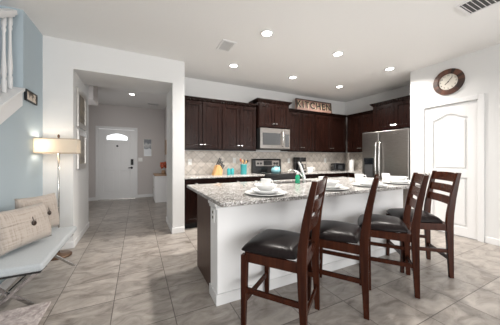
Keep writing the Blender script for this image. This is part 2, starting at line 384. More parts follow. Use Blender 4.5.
# ------------------------------------------------------------------ cabinets
def cab_door(w, h, t=.022, rail=.062):
    b = B(); b.box(0, rail, -t, 0, 0, h).box(w - rail, w, -t, 0, 0, h).box(rail, w - rail, -t, 0, 0, rail).box(rail, w - rail, -t, 0, h - rail, h)
    b.box(rail, w - rail, -t * .3, 0, rail, h - rail)
    r = rail + .012
    b.box(rail, r, -t * .75, 0, rail, h - rail).box(w - r, w - rail, -t * .75, 0, rail, h - rail).box(r, w - r, -t * .75, 0, rail, r).box(r, w - r, -t * .75, 0, h - r, h - rail)
    return b
def pull(parent, x, y, z, vert=False):
    b = B()
    if vert: pts = [(x, y, z - .03), (x, y - .022, z - .024), (x, y - .022, z + .024), (x, y, z + .03)]
    else: pts = [(x - .022, y, z), (x - .018, y - .022, z), (x + .018, y - .022, z), (x + .022, y, z)]
    b.tube(pts, .0095, 8); return b.done('handle', M['steel_bright'], parent)
def upper(label, loc, rz, w, h, d, nd_, crown=(.03, .03), crownh=.06, back_off=0, pullside=None, group='dark upper cabinets'):
    t = thing('upper_cabinet', label, 'cabinet', loc, rz, group)
    B().box(0, w, -d, 0, 0, h).done('body', M['cab'], t, bev=.002)
    dw = (w - .03 - .012 * (nd_ - 1)) / nd_
    for i in range(nd_):
        x = .015 + i * (dw + .012)
        do = cab_door(dw, h - .03).done('door', M['cab'], t, bev=.0045, loc=(x, -d, .015))
        if nd_ == 2: px = dw - .03 if i == 0 else .03
        else: px = dw - .03 if pullside != 'l' else .03
        pull(do, px, -.02, .07)
    cl, cr = crown
    b = B(); b.frustum((0, w, -d - .003, 0), (-cl, w + cr, -d - .05, 0), h, h + crownh * .75); b.box(-cl, w + cr, -d - .056, 0, h + crownh * .75, h + crownh)
    b.done('crown', M['cab'], t)
    B().box(.0, w, -d, -d + .02, -.018, 0).done('light_rail', M['cab'], t)
    return t
UZ, UH = 1.41, .915
upper('dark wood double-door wall cabinet at the far left end, next to the hall wall', (.722, YB, UZ), 0, .778, UH, .315, 2, (0, 0))
upper('dark wood double-door wall cabinet above the turquoise canisters, left of the microwave', (1.502, YB, UZ), 0, .776, UH, .315, 2, (0, 0))
upper('taller raised dark wood cabinet directly above the microwave', (2.30, YB, 1.905), 0, .80, .535, .37, 2, (.05, .05), .07)
upper('dark wood double-door wall cabinet just right of the microwave under the sign', (3.115, YB, UZ), 0, .79, UH, .315, 2, (0, 0))
upper('dark wood double-door wall cabinet in the corner above the toaster', (3.91, YB, UZ), 0, 1.10, UH, .315, 2, (0, 0))
upper('dark wood wall cabinet between the corner and the refrigerator', (XK, 4.235, UZ), R(-90), .79, UH, .32, 2, (0, 0))
upper('deep dark wood cabinet above the refrigerator', (XK, 3.43, 1.865), R(-90), .99, .57, .42, 2, (.05, -.002), .07)

def lower(label, loc, rz, w, d=.60, nd_=2, drawer=True, blank=False):
    loc = (loc[0] - (.001 if rz else 0), loc[1] - (0 if rz else .001), 0)
    t = thing('base_cabinet', label, 'cabinet', loc, rz, 'dark base cabinets')
    B().box(0, w, -d, 0, .10, .874).done('body', M['cab'], t, bev=.002)
    B().box(0, w, -d + .07, 0, 0, .10).done('toe_kick', M['shadowgap'], t)
    dw = (w - .03 - .012 * (nd_ - 1)) / nd_
    for i in range(nd_):
        x = .015 + i * (dw + .012)
        if drawer:
            dr = cab_door(dw, .145, rail=.035).done('drawer', M['cab'], t, bev=.0025, loc=(x, -d, .715)); pull(dr, dw / 2, -.02, .072)
        do = cab_door(dw, .585).done('door', M['cab'], t, bev=.0045, loc=(x, -d, .115)); pull(do, dw - .03 if (i == 0 and nd_ > 1) else .03, -.02, .52, True)
    return t
lower('dark base cabinet at the left end of the back counter by the hall wall', (.722, YB, 0), 0, .79)
lower('dark base cabinet below the turquoise canisters, left of the range', (1.516, YB, 0), 0, .785)
lower('dark base cabinet right of the range under the coffee maker', (3.085, YB, 0), 0, .80)
lower('dark base cabinet right of the coffee maker towards the corner', (3.89, YB, 0), 0, .84)
lower('dark base cabinet beside the refrigerator on the right-hand wall', (XK, 3.95, 0), R(-90), .50, nd_=1)

# counters and backsplash
b = B().box(.715, 2.305, 3.935, YB - .001, .876, .906)
tag(b.done('countertop', M['granite'], bev=.006), 'speckled granite back counter left of the range', 'countertop')
b = B().prism([(3.085, 3.935), (4.725, 3.935), (4.725, 3.44), (XK - .001, 3.44), (XK - .001, YB - .001), (3.085, YB - .001)], 'z', .876, .906)
tag(b.done('countertop', M['granite'], bev=.006), 'speckled granite corner counter right of the range', 'countertop')
tag(B().box(.712, XK - .022, YB - .008, YB - .0005, .907, 1.388).box(2.307, 3.083, YB - .008, YB - .0005, .88, .907).done('backsplash', M['splash_x']), 'beige diagonal tile backsplash on the back wall', 'backsplash', kind=None)
tag(B().box(XK - .010, XK - .0005, 3.44, YB - .009, .907, 1.388).done('backsplash', M['splash_y']), 'beige diagonal tile backsplash on the right kitchen wall beside the refrigerator', 'backsplash')

# ------------------------------------------------------------------ microwave
t = thing('microwave', 'stainless steel over-the-range microwave under the raised cabinet', 'microwave', (2.318, YB, 1.44), 0)
B().box(0, .765, -.40, 0, 0, .445).done('body', M['blackmatte'], t, bev=.003)
dr = B().box(0, .60, -.43, -.402, .01, .445).done('door', M['steel'], t, bev=.006)
B().box(.055, .505, -.436, -.428, .085, .345).done('window', M['glassdark'], dr, bev=.01)
B().tube([(.555, -.43, .06), (.555, -.468, .08), (.555, -.475, .22), (.555, -.468, .37), (.555, -.43, .39)], .013, 10).done('handle', M['steel_bright'], dr, smooth=True)
cp = B().box(.604, .765, -.43, -.402, .01, .445).done('control_panel', M['steel'], t, bev=.006)
tag(B().box(.63, .742, -.435, -.428, .05, .335).done('keypad', M['glassdark'], cp, bev=.004), 'dark touch keypad')
B().box(0, .765, -.425, -.02, -.006, .012).done('vent_grille', M['blackmatte'], t)

# ------------------------------------------------------------------ range
t = thing('kitchen_range', 'black and stainless electric range below the microwave', 'stove', (2.312, YB - .012, 0), 0)
B().box(0, .766, -.62, 0, .08, .90).done('body', M['blackmatte'], t, bev=.004)
ct = B().box(0, .766, -.655, -.075, .90, .917).done('cooktop', M['black'], t, bev=.004)
for x, y, r in ((.20, -.48, .10), (.57, -.48, .085), (.20, -.20, .075), (.57, -.20, .10)):
    tag(B().lathe([(r - .006, 0), (r, 0), (r, .0015), (r - .006, .0015), (r - .006, 0)], (x, y, .917)).done('burner', M['nickel'], ct), 'thin grey burner ring')
bg = B().prism([(-.085, .90), (0, .90), (0, 1.225), (-.045, 1.225), (-.07, 1.20)], 'x', 0, .766).done('backguard', M['black'], t, bev=.006)
tag(B().prism([(-.088, 1.06), (-.080, 1.06), (-.068, 1.185), (-.077, 1.185)], 'x', .075, .70).done('control_panel', M['steel'], bg), 'stainless control strip')
tag(B().prism([(-.094, 1.075), (-.084, 1.075), (-.072, 1.18), (-.081, 1.18)], 'x', .28, .50).done('display', M['display'], bg), 'black clock display')
for x in (.13, .205, .57, .645):
    tag(B().lathe([(0, 0), (.026, 0), (.022, .02), (0, .022)], n=16, T=Matrix.Translation((x, -.082, 1.12)) @ Matrix.Rotation(R(85), 4, 'X')).done('knob', M['blackmatte'], bg), 'black round knob')
ov = B().box(.01, .756, -.65, -.62, .25, .80).done('oven_door', M['black'], t, bev=.006)
B().tube([(.06, -.65, .76), (.06, -.70, .765), (.706, -.70, .765), (.706, -.65, .76)], .012).done('handle', M['steel_bright'], ov, smooth=True)
B().box(.12, .646, -.654, -.648, .36, .66).done('window', M['glassdark'], ov)
B().box(.01, .756, -.645, -.62, .09, .235).done('drawer', M['black'], t, bev=.005)
B().box(0, .766, -.655, -.62, .81, .895).done('front_rail', M['black'], t, bev=.004)

# ------------------------------------------------------------------ refrigerator (face toward -x)
t = thing('refrigerator', 'stainless side-by-side refrigerator with ice dispenser', 'refrigerator', (XK - .03, 3.43, 0), R(-90))
FW, FD = .985, .70
B().box(0, FW, -FD, 0, .02, 1.80).done('body', mat('dark_grey_fridge_side', (.06, .06, .062), .45), t, bev=.004)
B().box(.02, FW - .02, -FD + .03, -.05, 0, .03).done('base_grille', M['blackmatte'], t)
SP = .395
ld = B().box(.003, SP - .004, -FD - .075, -FD - .005, .10, 1.805).done('freezer_door', M['steel'], t, bev=.014, seg=3)
rd = B().box(SP + .004, FW - .003, -FD - .075, -FD - .005, .10, 1.805).done('refrigerator_door', M['steel'], t, bev=.014, seg=3)
for par, x in ((ld, SP - .035), (rd, SP + .045)):
    B().tube([(x, -FD - .072, .70), (x, -FD - .115, .73), (x, -FD - .135, 1.0), (x, -FD - .14, 1.2), (x, -FD - .13, 1.42), (x, -FD - .11, 1.55), (x, -FD - .072, 1.58)], .015, 12).done('handle', M['steel_bright'], par, smooth=True)
dp = B().box(.055, .285, -FD - .080, -FD - .073, .80, 1.25).done('dispenser', M['blackmatte'], ld, bev=.006)
tag(B().box(.06, .28, -FD - .086, -FD - .079, 1.115, 1.245).done('dispenser_panel', M['display'], dp, bev=.003), 'glossy black dispenser panel')
tag(B().box(.075, .265, -FD - .083, -FD - .079, .83, 1.10).done('dispenser_recess', mat('grey_recess', (.09, .09, .095), .3, .5), dp), 'grey dispenser recess')
tag(B().box(.70, .80, -FD - .0775, -FD - .074, 1.72, 1.735).done('badge', M['steel_bright'], rd), 'small silver maker badge')
for x in (.04, FW - .10): B().box(x, x + .06, -FD - .05, -FD + .03, 1.80, 1.822).done('hinge_cover', M['blackmatte'], t, bev=.004)

# ------------------------------------------------------------------ island
t = thing('kitchen_island', 'white kitchen island base with dark wood end panel', 'kitchen island', (.60, 1.81, 0), 0)
B().box(0, 2.64, 0, .20, 0, .872).done('knee_wall', M['islandwall'], t, bev=.004)
b = B(); b.box(-.014, 2.654, -.014, 0, 0, .095); b.box(-.014, 0, 0, .20, 0, .095); b.box(2.64, 2.654, 0, .2, 0, .095); b.done('baseboard', M['trim'], t, bev=.005)
b = B(); b.prism([(0, .872), (-.028, .872), (-.022, .85), (-.008, .83), (0, .812)], 'x', -.0, 2.64); b.box(-.024, 0, -.0, .20, .828, .872); b.box(-.012, 0, -.0, .20, .80, .828); b.done('moulding', M['trim'], t, bev=.002)
tag(B().box(.025, .985, .20, .80, .10, .872).box(1.795, 2.615, .20, .80, .10, .872).box(.985, 1.795, .20, .80, .10, .69).done('cabinet_body', M['cab'], t, bev=.003), 'dark wood cabinet body')
tag(B().box(.05, 2.6, .22, .74, 0, .10).done('toe_kick', M['shadowgap'], t), 'black toe kick')
tag(B().box(.012, .026, .201, .765, .008, .872).done('end_panel', M['panel'], t, bev=.002), 'brown wood end panel')
for i in range(4):
    w = .635; do = cab_door(w, .72).done('door', M['cab'], t, bev=.0045, loc=(.04 + (i + 1) * .645 - .01, .80, .125), rot=(0, 0, PI)); pull(do, .04, -.02, .62, True)
o_ = B().box(-.008, 0, .075, .135, .675, .79).done('outlet', M['plastic'], t, bev=.002)
for z in (.705, .75): tag(B().box(-.010, -.007, .093, .117, z, z + .022).done('socket', M['blackmatte'], o_), 'dark socket')
# worktop with sink hole
X0, X1, Y0, Y1 = .545, 3.29, 1.565, 2.86
sx0, sx1, sy0, sy1 = 1.62, 2.36, 2.43, 2.79
bm_ = B(); bm = bm_.bm
def ring(pts, z): return [bm.verts.new((p[0], p[1], z)) for p in pts]
def rr(x0, x1, y0, y1, r, n=5):
    out = []
    for cx, cy, a in ((x1 - r, y1 - r, 0), (x0 + r, y1 - r, 90), (x0 + r, y0 + r, 180), (x1 - r, y0 + r, 270)):
        for i in range(n + 1): out.append((cx + r * math.cos(R(a + 90 * i / n)), cy + r * math.sin(R(a + 90 * i / n))))
    return out
oo, ii = rr(X0, X1, Y0, Y1, .03), rr(sx0, sx1, sy0, sy1, .05)
ro0, ro1, ri0, ri1 = ring(oo, .872), ring(oo, .905), ring(ii, .872), ring(ii, .905); n = len(oo)
for i in range(n):
    j = (i + 1) % n
    bm.faces.new((ro0[i], ro0[j], ro1[j], ro1[i])); bm.faces.new((ri0[j], ri0[i], ri1[i], ri1[j]))
    bm.faces.new((ro1[i], ro1[j], ri1[j], ri1[i])); bm.faces.new((ro0[j], ro0[i], ri0[i], ri0[j]))
tag(bm_.done('island_countertop', M['granite'], bev=.007, seg=3), 'large speckled granite worktop on the white island', 'countertop')
t = thing('kitchen_sink', 'stainless undermount sink basin set in the island worktop behind the faucet', 'sink', (0, 0, 0))
b = B(); ins = rr(sx0 + .012, sx1 - .012, sy0 + .012, sy1 - .012, .05)
def ring2(bb, pts, z): return [bb.bm.verts.new((p[0], p[1], z)) for p in pts]
o0 = ring2(b, rr(sx0 - .01, sx1 + .01, sy0 - .01, sy1 + .01, .06), .869); o1 = ring2(b, ins, .869); o2 = ring2(b, rr(sx0 + .02, sx1 - .02, sy0 + .02, sy1 - .02, .05), .71)
for i in range(n):
    j = (i + 1) % n; b.bm.faces.new((o0[i], o0[j], o1[j], o1[i])); b.bm.faces.new((o1[i], o1[j], o2[j], o2[i]))
b.bm.faces.new(o2); b.done('basin', M['steel'], t, smooth=False)
B().lathe([(0, 0), (.04, 0), (.04, .004), (.025, .004), (.02, .001), (0, .001)], (1.99, 2.61, .711)).done('drain', M['chrome'], t)

# faucet
t = thing('faucet', 'chrome curved kitchen faucet on the island worktop by the green bottle', 'faucet', (1.985, 2.355, .905), 0)
B().lathe([(0, 0), (.030, 0), (.030, .008), (.024, .014), (.022, .05), (0, .05)]).done('base', M['chrome'], t, smooth=True)
pts = []; rs = []
for i in range(15):
    u = i / 14; pts.append((-.075 * u ** 1.6, .02 * u, .04 + .235 * u)); rs.append(.024 - .008 * u)
pts.append((-.079, .021, .285)); rs.append(.012)
B().tube(pts, rs, 14).done('neck', M['chrome'], t, smooth=True)
B().tube([(0, 0, .07), (-.03, .02, .10), (-.075, .05, .155), (-.125, .08, .175), (-.165, .11, .165), (-.185, .12, .13)], [.016, .014, .011, .010, .010, .011], 12).done('spout', M['chrome'], t, smooth=True)
t = thing('soap_bottle', 'green dish soap bottle beside the faucet', 'bottle', (1.885, 2.37, .905), 0)
B().lathe([(0, 0), (.028, 0), (.031, .01), (.031, .085), (.022, .105), (.011, .112), (.011, .118), (0, .118)]).done('bottle_body', M['green'], t, smooth=True)
b = B().lathe([(0, 0), (.013, 0), (.013, .018), (.005, .02), (.005, .035), (0, .035)], (0, 0, .118)); b.box(-.035, .008, -.006, .006, .150, .160); tag(b.done('pump', M['plastic'], t, bev=.001), 'white pump top')

# ------------------------------------------------------------------ table settings
def plate_prof(r, h=.018): return [(0, .004), (r * .55, .004), (r * .62, .001), (r * .66, .002), (r, h - .003), (r, h), (r * .97, h), (r * .66, .008), (r * .60, .007), (0, .007)]
def dish(name, r, h, loc, label, cat, group, bowl=False):
    if bowl: prof = [(0, 0), (r * .45, 0), (r * .47, .006), (r * .75, h * .45), (r, h - .002), (r, h), (r * .96, h), (r * .70, h * .5), (r * .42, .012), (0, .010)]
    else: prof = plate_prof(r, h)
    o = B().lathe(prof, n=40).done(name, M['china'], smooth=True, loc=loc); return tag(o, label, cat, group)
def mug(loc, rz, label, name='coffee_mug', s=1.0, group='white cups on the island'):
    t = thing(name, label, 'cup', loc, rz, group)
    B().lathe([(0, 0), (.028 * s, 0), (.030 * s, .004), (.034 * s, .03 * s), (.042 * s, .088 * s), (.042 * s, .092 * s), (.039 * s, .092 * s), (.030 * s, .03 * s), (.025 * s, .008), (0, .008)], n=32).done('cup_body', M['china'], t, smooth=True)
    B().tube([(.036 * s, 0, .075 * s), (.058 * s, 0, .078 * s), (.068 * s, 0, .055 * s), (.058 * s, 0, .028 * s), (.033 * s, 0, .024 * s)], .0055 * s, 8).done('handle', M['china'], t, smooth=True)
    return t
ZT = .9055
sets = [(1.055, 1.785, 'at the left end of the island'), (1.835, 1.775, 'second from the left end of the island'), (2.48, 1.77, 'third from the left end of the island'), (3.07, 1.775, 'rightmost, nearest the pantry door')]
for i, (x, y, w) in enumerate(sets):
    dish('charger_plate', .196, .020, (x, y, ZT), 'broad flat white charger plate ' + w, 'plate', 'white charger plates')
    dish('dinner_plate', .140, .036, (x, y, ZT + .011), 'white dinner plate on the charger ' + w, 'plate', 'white dinner plates')
    dish('soup_bowl', .108, .066, (x, y, ZT + .022), 'white bowl on top of the dinner plate ' + w, 'bowl', 'white bowls', True)
mug((1.055, 1.785, ZT + .034), R(5), 'white cup standing in the bowl of the leftmost stacked setting', 'tea_cup', 1.15)
mug((1.95, 1.985, ZT), R(60), 'white cup partly behind the top of the nearest chair back', 'coffee_mug', 1.22)
mug((2.60, 2.0, ZT), R(-30), 'white cup left of the third setting, in front of the refrigerator handles', 'coffee_mug', 1.35)
mug((3.17, 2.01, ZT), R(-10), 'white cup by the rightmost setting, nearest the pantry door', 'coffee_mug', 1.22)

# ------------------------------------------------------------------ items on the back counter
ZC = .9065
t = thing('knife_block', 'light wooden knife block full of black-handled knives', 'knife block', (1.44, 4.30, ZC), R(10))
b = B().prism([(-.12, 0), (.06, 0), (.075, .10), (.015, .20), (-.045, .19)], 'y', -.055, .055); b.done('block', M['beech'], t, bev=.004)
dv = Vector((.5, 0, .87)).normalized()
for i in range(3):
    for j in range(2):
        p = Vector((-.025 + .045 * i, -.028 + .056 * j, .185 - .045 * i + (.01 if j else 0)))
        tag(B().tube([p - dv * .01, p + dv * .055, p + dv * (.12 + .02 * (2 - i))], [.009, .012, .013], 8).done('knife', M['blackmatte'], t, smooth=True), 'black knife handle')
def canister(x, y, label):
    t = thing('canister', label, 'canister', (x, y, ZC), 0, 'turquoise canisters')
    B().lathe([(0, 0), (.034, 0), (.036, .004), (.036, .10), (.034, .104), (0, .104)]).done('jar', M['teal'], t, smooth=True)
    B().lathe([(0, 0), (.036, 0), (.037, .012), (.012, .017), (.008, .03), (0, .032)], (0, 0, .104)).done('lid', M['teal'], t, smooth=True)
canister(1.665, 4.30, 'small turquoise canister nearest the knife block')
canister(1.748, 4.31, 'small turquoise canister nearest the utensil crock')
t = thing('utensil_crock', 'tall turquoise crock full of cooking utensils left of the range', 'utensil holder', (2.01, 4.32, ZC), 0)
B().lathe([(0, 0), (.062, 0), (.066, .006), (.066, .19), (.070, .195), (.070, .205), (.060, .205), (.058, .02), (0, .015)]).done('crock', M['teal'], t, smooth=True)
for k, (dx, dy, h, mm, rr_) in enumerate(((-.07, .01, .33, 'red', .016), (-.03, -.02, .30, 'beech', .018), (.02, .02, .31, 'blackmatte', .016), (.09, 0, .30, 'blackmatte', .026), (.05, -.02, .28, 'beech', .016))):
    tag(B().tube([(dx * .2, dy * .2, .03), (dx * .7, dy, h * .75), (dx * .9, dy, h * .85), (dx, dy, h * .93), (dx * 1.1, dy, h)], [.006, .006, rr_, rr_ * 1.1, .008], 8).done('utensil', M[mm], t, smooth=True), ['red spatula', 'wooden spoon', 'black spoon', 'black ladle', 'wooden spoon'][k])
t = thing('tea_kettle', 'pale blue tea kettle on the cooktop', 'kettle', (2.735, 4.20, .9185), R(20))
B().lathe([(0, 0), (.075, 0), (.095, .02), (.105, .055), (.095, .09), (.06, .125), (.035, .135), (0, .137)], n=32).done('kettle_body', M['paleblue'], t, smooth=True)
B().tube([(.085, 0, .06), (.12, 0, .09), (.14, 0, .13)], [.022, .015, .012], 10).done('spout', M['paleblue'], t, smooth=True)
B().tube([(-.07, 0, .10), (-.065, 0, .16), (-.03, 0, .195), (.03, 0, .195), (.06, 0, .165), (.065, 0, .11)], .008, 8).done('handle', M['blackmatte'], t, smooth=True)
B().lathe([(0, 0), (.012, 0), (.015, .015), (0, .02)], (0, 0, .137), n=14).done('lid_knob', M['blackmatte'], t, smooth=True)
t = thing('coffee_maker', 'black drip coffee maker on the counter right of the range', 'coffee maker', (3.54, 4.38, ZC), 0)
B().box(-.09, .09, -.15, .12, 0, .035).done('base', M['black'], t, bev=.008)
B().box(-.09, .09, .02, .12, .03, .33).done('water_tank', M['black'], t, bev=.008)
B().box(-.095, .095, -.14, .12, .25, .355).done('brew_head', M['black'], t, bev=.012)
cf = B().lathe([(0, 0), (.055, 0), (.068, .03), (.068, .10), (.045, .15), (.045, .165), (0, .165)], (0, -.06, .04)).done('carafe', M['glassdark'], t, smooth=True)
B().tube([(.06, -.08, .19), (.11, -.10, .18), (.11, -.10, .09), (.066, -.08, .07)], .009, 8).done('handle', M['blackmatte'], cf, smooth=True)
def cmug(x, y, label):
    return mug((x, y, ZC), R(-60), label, 'coffee_mug', 1.25, 'mugs by the coffee maker')
cmug(3.70, 4.22, 'white mug closest to the coffee maker on the back counter'); cmug(3.82, 4.28, 'white mug second from the coffee maker on the back counter')
t = thing('toaster', 'black two-slice toaster in the corner of the back counter', 'toaster', (4.83, 4.36, ZC), R(-14))
B().box(-.17, .17, -.10, .10, .015, .20).done('toaster_body', M['black'], t, bev=.035, seg=4)
for y in (-.04, .04): tag(B().box(-.12, .12, y - .014, y + .014, .1985, .2015).done('slot', M['shadowgap'], t), 'dark bread slot')
B().box(-.20, -.168, -.02, .02, .12, .14).done('lever', M['nickel'], t, bev=.003)
tag(B().box(-.06, .06, -.104, -.099, .05, .15).done('face_plate', M['glassdark'], t), 'grey face plate')
for x in (-.13, .13): B().box(x - .02, x + .02, -.08, .08, 0, .018).done('foot', M['blackmatte'], t)
t = thing('paper_towel_holder', 'white paper towel roll on a stand right of the toaster', 'paper towels', (5.12, 4.17, ZC), 0)
B().lathe([(0, 0), (.08, 0), (.08, .012), (0, .012)]).done('base', M['plastic'], t)
B().lathe([(0, 0), (.006, 0), (.006, .33), (.012, .335), (.012, .345), (0, .35)], (0, 0, .01)).done('rod', M['nickel'], t)
B().lathe([(.018, 0), (.062, 0), (.062, .28), (.018, .28), (.018, 0)], (0, 0, .013)).done('paper_roll', M['paper'], t, smooth=False)

# outlets and switches
def outlet(loc, rz, label, name='wall_outlet', cat='outlet', sw=False, g='outlets on the backsplash', w=.075):
    t = thing(name, label, cat, loc, rz, g)
    B().box(-w / 2, w / 2, -.006, 0, -.06, .06).done('plate', M['plastic'], t, bev=.003)
    if sw: B().box(-.016, .016, -.011, -.005, -.033, .033).done('rocker', M['plastic'], t, bev=.002)
    else:
        for z in (-.024, .024): B().lathe([(0, 0), (.017, 0), (.017, .003), (0, .003)], n=16, T=Matrix.Translation((0, -.005, z)) @ Matrix.Rotation(R(90), 4, 'X')).done('receptacle', M['plastic'], t)
    return t
outlet((.94, YB - .008, 1.16), 0, 'white outlet on the backsplash at the left end, above the empty counter', sw=True)
outlet((1.90, YB - .008, 1.19), 0, 'white outlet on the backsplash between the canisters and the crock')
outlet((3.36, YB - .008, 1.18), 0, 'white outlet on the backsplash between the range and coffee maker')
outlet((4.57, YB - .008, 1.18), 0, 'white outlet on the backsplash left of the toaster')
outlet((.085, 7.95, 1.20), 0, 'white light switch beside the front door', 'light_switch', 'switch', True, 'hall switches', .12)

# ------------------------------------------------------------------ KITCHEN sign
t = thing('kitchen_sign', 'brown wooden sign reading KITCHEN on top of the cabinets', 'sign', (3.385, 4.30, 2.390), 0)
t.rotation_euler = (R(-6), 0, 0)
M['signwood'] = mat('sign_red_brown', (.23, .12, .09), .6); noisemix(M['signwood'], (.22, .115, .09), (.40, .25, .20), (3, 1, 12), 6, 5)
B().box(0, 1.15, 0, .03, 0, .29).done('board', M['signwood'], t, bev=.003)
fr = B().box(0, 1.15, -.012, 0, .27, .29).box(0, 1.15, -.012, 0, 0, .02).box(0, .02, -.012, 0, .02, .27).box(1.13, 1.15, -.012, 0, .02, .27)
tag(fr.done('frame', mat('sign_dark_edge', (.05, .028, .022), .6), t), 'dark sign edge')
def lettering(text, size, parent, loc, rot, m, name='lettering', ext=.003, offset=0, font_scale=(1, 1)):
    c = bpy.data.curves.new(name, 'FONT'); c.body = text; c.size = size; c.extrude = ext; c.align_x = 'CENTER'; c.align_y = 'CENTER'; c.offset = offset; c.space_character = 1.22
    o = bpy.data.objects.new(name + '_tmp', c); COL.objects.link(o); bpy.context.view_layer.update()
    me = bpy.data.meshes.new_from_object(o.evaluated_get(bpy.context.evaluated_depsgraph_get())); bpy.data.objects.remove(o)
    me.materials.clear(); me.materials.append(m); q = bpy.data.objects.new(name, me); COL.objects.link(q); q.parent = parent; q.location = loc; q.rotation_euler = rot; q.scale = (*font_scale, 1)
    return q
M['cream'] = mat('cream_paint', (.72, .60, .40), .6)
tag(lettering('KITCHEN', .235, t, (.590, -.004, .147), (R(90), 0, 0), M['cream'], 'letter_outline', .003, .005, (.98, 1)), 'cream painted letter shadow')
tag(lettering('KITCHEN', .235, t, (.570, -.010, .148), (R(90), 0, 0), mat('sign_letter_black', (.02, .016, .014), .5), 'lettering', .002, .004, (.98, 1)), 'black letters reading KITCHEN')

# ------------------------------------------------------------------ clock on the right wall
t = thing('wall_clock', 'large round clock with dark brown wooden ring above the pantry door', 'clock', (XR - .001, 1.842, 2.485), R(-90))
RT = Matrix.Rotation(R(90), 4, 'X')
M['clockwood'] = mat('clock_wood', (.05, .02, .012), .5)
tc = nd(M['clockwood'], 'ShaderNodeTexCoord'); gr = nd(M['clockwood'], 'ShaderNodeSeparateXYZ'); at = nd(M['clockwood'], 'ShaderNodeMath', operation='ARCTAN2')
lk(M['clockwood'], tc, 'Object', gr, 0); lk(M['clockwood'], gr, 2, at, 0); lk(M['clockwood'], gr, 0, at, 1)
mu_ = nd(M['clockwood'], 'ShaderNodeMath', operation='MULTIPLY'); mu_.inputs[1].default_value = 24 / (2 * PI); lk(M['clockwood'], at, 0, mu_, 0)
fl_ = nd(M['clockwood'], 'ShaderNodeMath', operation='FLOOR'); lk(M['clockwood'], mu_, 0, fl_, 0)
wn_ = nd(M['clockwood'], 'ShaderNodeTexWhiteNoise', noise_dimensions='1D'); lk(M['clockwood'], fl_, 0, wn_, 'W')
rp_ = nd(M['clockwood'], 'ShaderNodeValToRGB'); rp_.color_ramp.elements[0].color = (.018, .010, .008, 1); rp_.color_ramp.elements[1].color = (.14, .055, .032, 1); lk(M['clockwood'], wn_, 0, rp_, 0); lk(M['clockwood'], rp_, 0, bsdf(M['clockwood']), 'Base Color')
B().lathe([(.128, 0), (.205, 0), (.21, .006), (.208, .022), (.14, .030), (.128, .026), (.128, 0)], n=72, T=RT).done('ring', M['clockwood'], t)
fc = B().lathe([(0, .003), (.13, .003), (.13, .014), (0, .014)], n=60, T=RT).done('face', mat('clock_cream_face', (.66, .62, .55), .4), t)
dk = mat('clock_numerals', (.03, .025, .02), .6)
for k, nm in enumerate(['12', '1', '2', '3', '4', '5', '6', '7', '8', '9', '10', '11']):
    a_ = R(90 - 30 * k); tag(lettering(nm, .030, fc, (.103 * math.cos(a_), -.0155, .103 * math.sin(a_)), (R(90), 0, 0), dk, 'numeral', .0005, .0005), 'black numeral')
for nm, a_, L, w_ in (('hour_hand', R(222), .06, .0045), ('minute_hand', R(52), .092, .003)):
    dx, dz = math.cos(a_), math.sin(a_)
    b = B().prism([(-dz * w_ - dx * .015, dx * w_ - dz * .015), (dz * w_ - dx * .015, -dx * w_ - dz * .015), (dz * w_ + dx * L, -dx * w_ + dz * L), (-dz * w_ + dx * L, dx * w_ + dz * L)], 'y', -.020, -.018); b.done(nm, dk, t)
tag(B().lathe([(0, 0), (.008, 0), (.008, .006), (0, .006)], (0, 0, .015), n=12, T=RT).done('hub', dk, t), 'black centre hub')

# ------------------------------------------------------------------ ceiling lights and vents
def downlight(x, y, label, power=19, z=H):
    t = thing('recessed_light', label, 'ceiling light', (x, y, z), 0, 'round recessed ceiling lights')
    B().lathe([(.060, 0), (.086, 0), (.083, -.008), (.063, -.010), (.060, 0)], n=36).done('trim_ring', M['trim'], t, smooth=True)
    B().lathe([(0, 0), (.061, 0), (.061, -.006), (0, -.007)], n=36).done('lens', M['can'], t)
    l = area('recessed_light_lamp', (0, 0, -.02), (0, 0, 0), .14, .14, power, (1.0, .95, .89), 'DISK', R(145)); l.parent = t
    return t
nm = [['left light of the front row, nearest the camera side', 'middle light of the front row', 'right light of the front row, nearest the clock wall'], ['left light of the back row, above the left wall cabinets', 'middle light of the back row, in front of the microwave cabinet', 'right light of the back row, nearest the kitchen corner']]
for j, y in enumerate((2.50, 3.625)):
    for i, x in enumerate((1.495, 2.766, 4.06)): downlight(x, y, 'recessed ceiling light, ' + nm[j][i])
downlight(-.12, 6.37, 'round white recessed ceiling light in the entry hall ceiling', 3.5)
def vent(cx, cy, w, d, n, label, alongx=True):
    t = thing('ceiling_vent', label, 'vent', (cx, cy, H), 0, 'white ceiling vents')
    f = .028
    b = B().box(-w / 2, w / 2, -d / 2, -d / 2 + f, -.010, 0).box(-w / 2, w / 2, d / 2 - f, d / 2, -.010, 0).box(-w / 2, -w / 2 + f, -d / 2 + f, d / 2 - f, -.010, 0).box(w / 2 - f, w / 2, -d / 2 + f, d / 2 - f, -.010, 0)
    b.done('frame', M['trim'], t, bev=.002)
    B().box(-w / 2 + f, w / 2 - f, -d / 2 + f, d / 2 - f, -.002, 0).done('backing', mat('vent_dark', (.10, .10, .10), .8), t)
    for k in range(n):
        if alongx:
            y = -d / 2 + f + (d - 2 * f) * (k + .5) / n; T = Matrix.Translation((0, y, -.009)) @ Matrix.Rotation(R(40), 4, 'X')
            B().box(-w / 2 + f, w / 2 - f, -.008, .008, -.001, .001, T).done('louver', M['trim'], t)
        else:
            x = -w / 2 + f + (w - 2 * f) * (k + .5) / n; T = Matrix.Translation((x, 0, -.009)) @ Matrix.Rotation(R(40), 4, 'Y')
            B().box(-.008, .008, -d / 2 + f, d / 2 - f, -.001, .001, T).done('louver', M['trim'], t)
vent(1.14, 3.04, .21, .31, 7, 'small white ceiling vent left of the front row of lights', False)
vent(3.18, .92, .33, .50, 12, 'large white slatted ceiling vent near the top right corner')
vent(.42, 7.29, .32, .20, 4, 'small white ceiling vent in the entry hall')

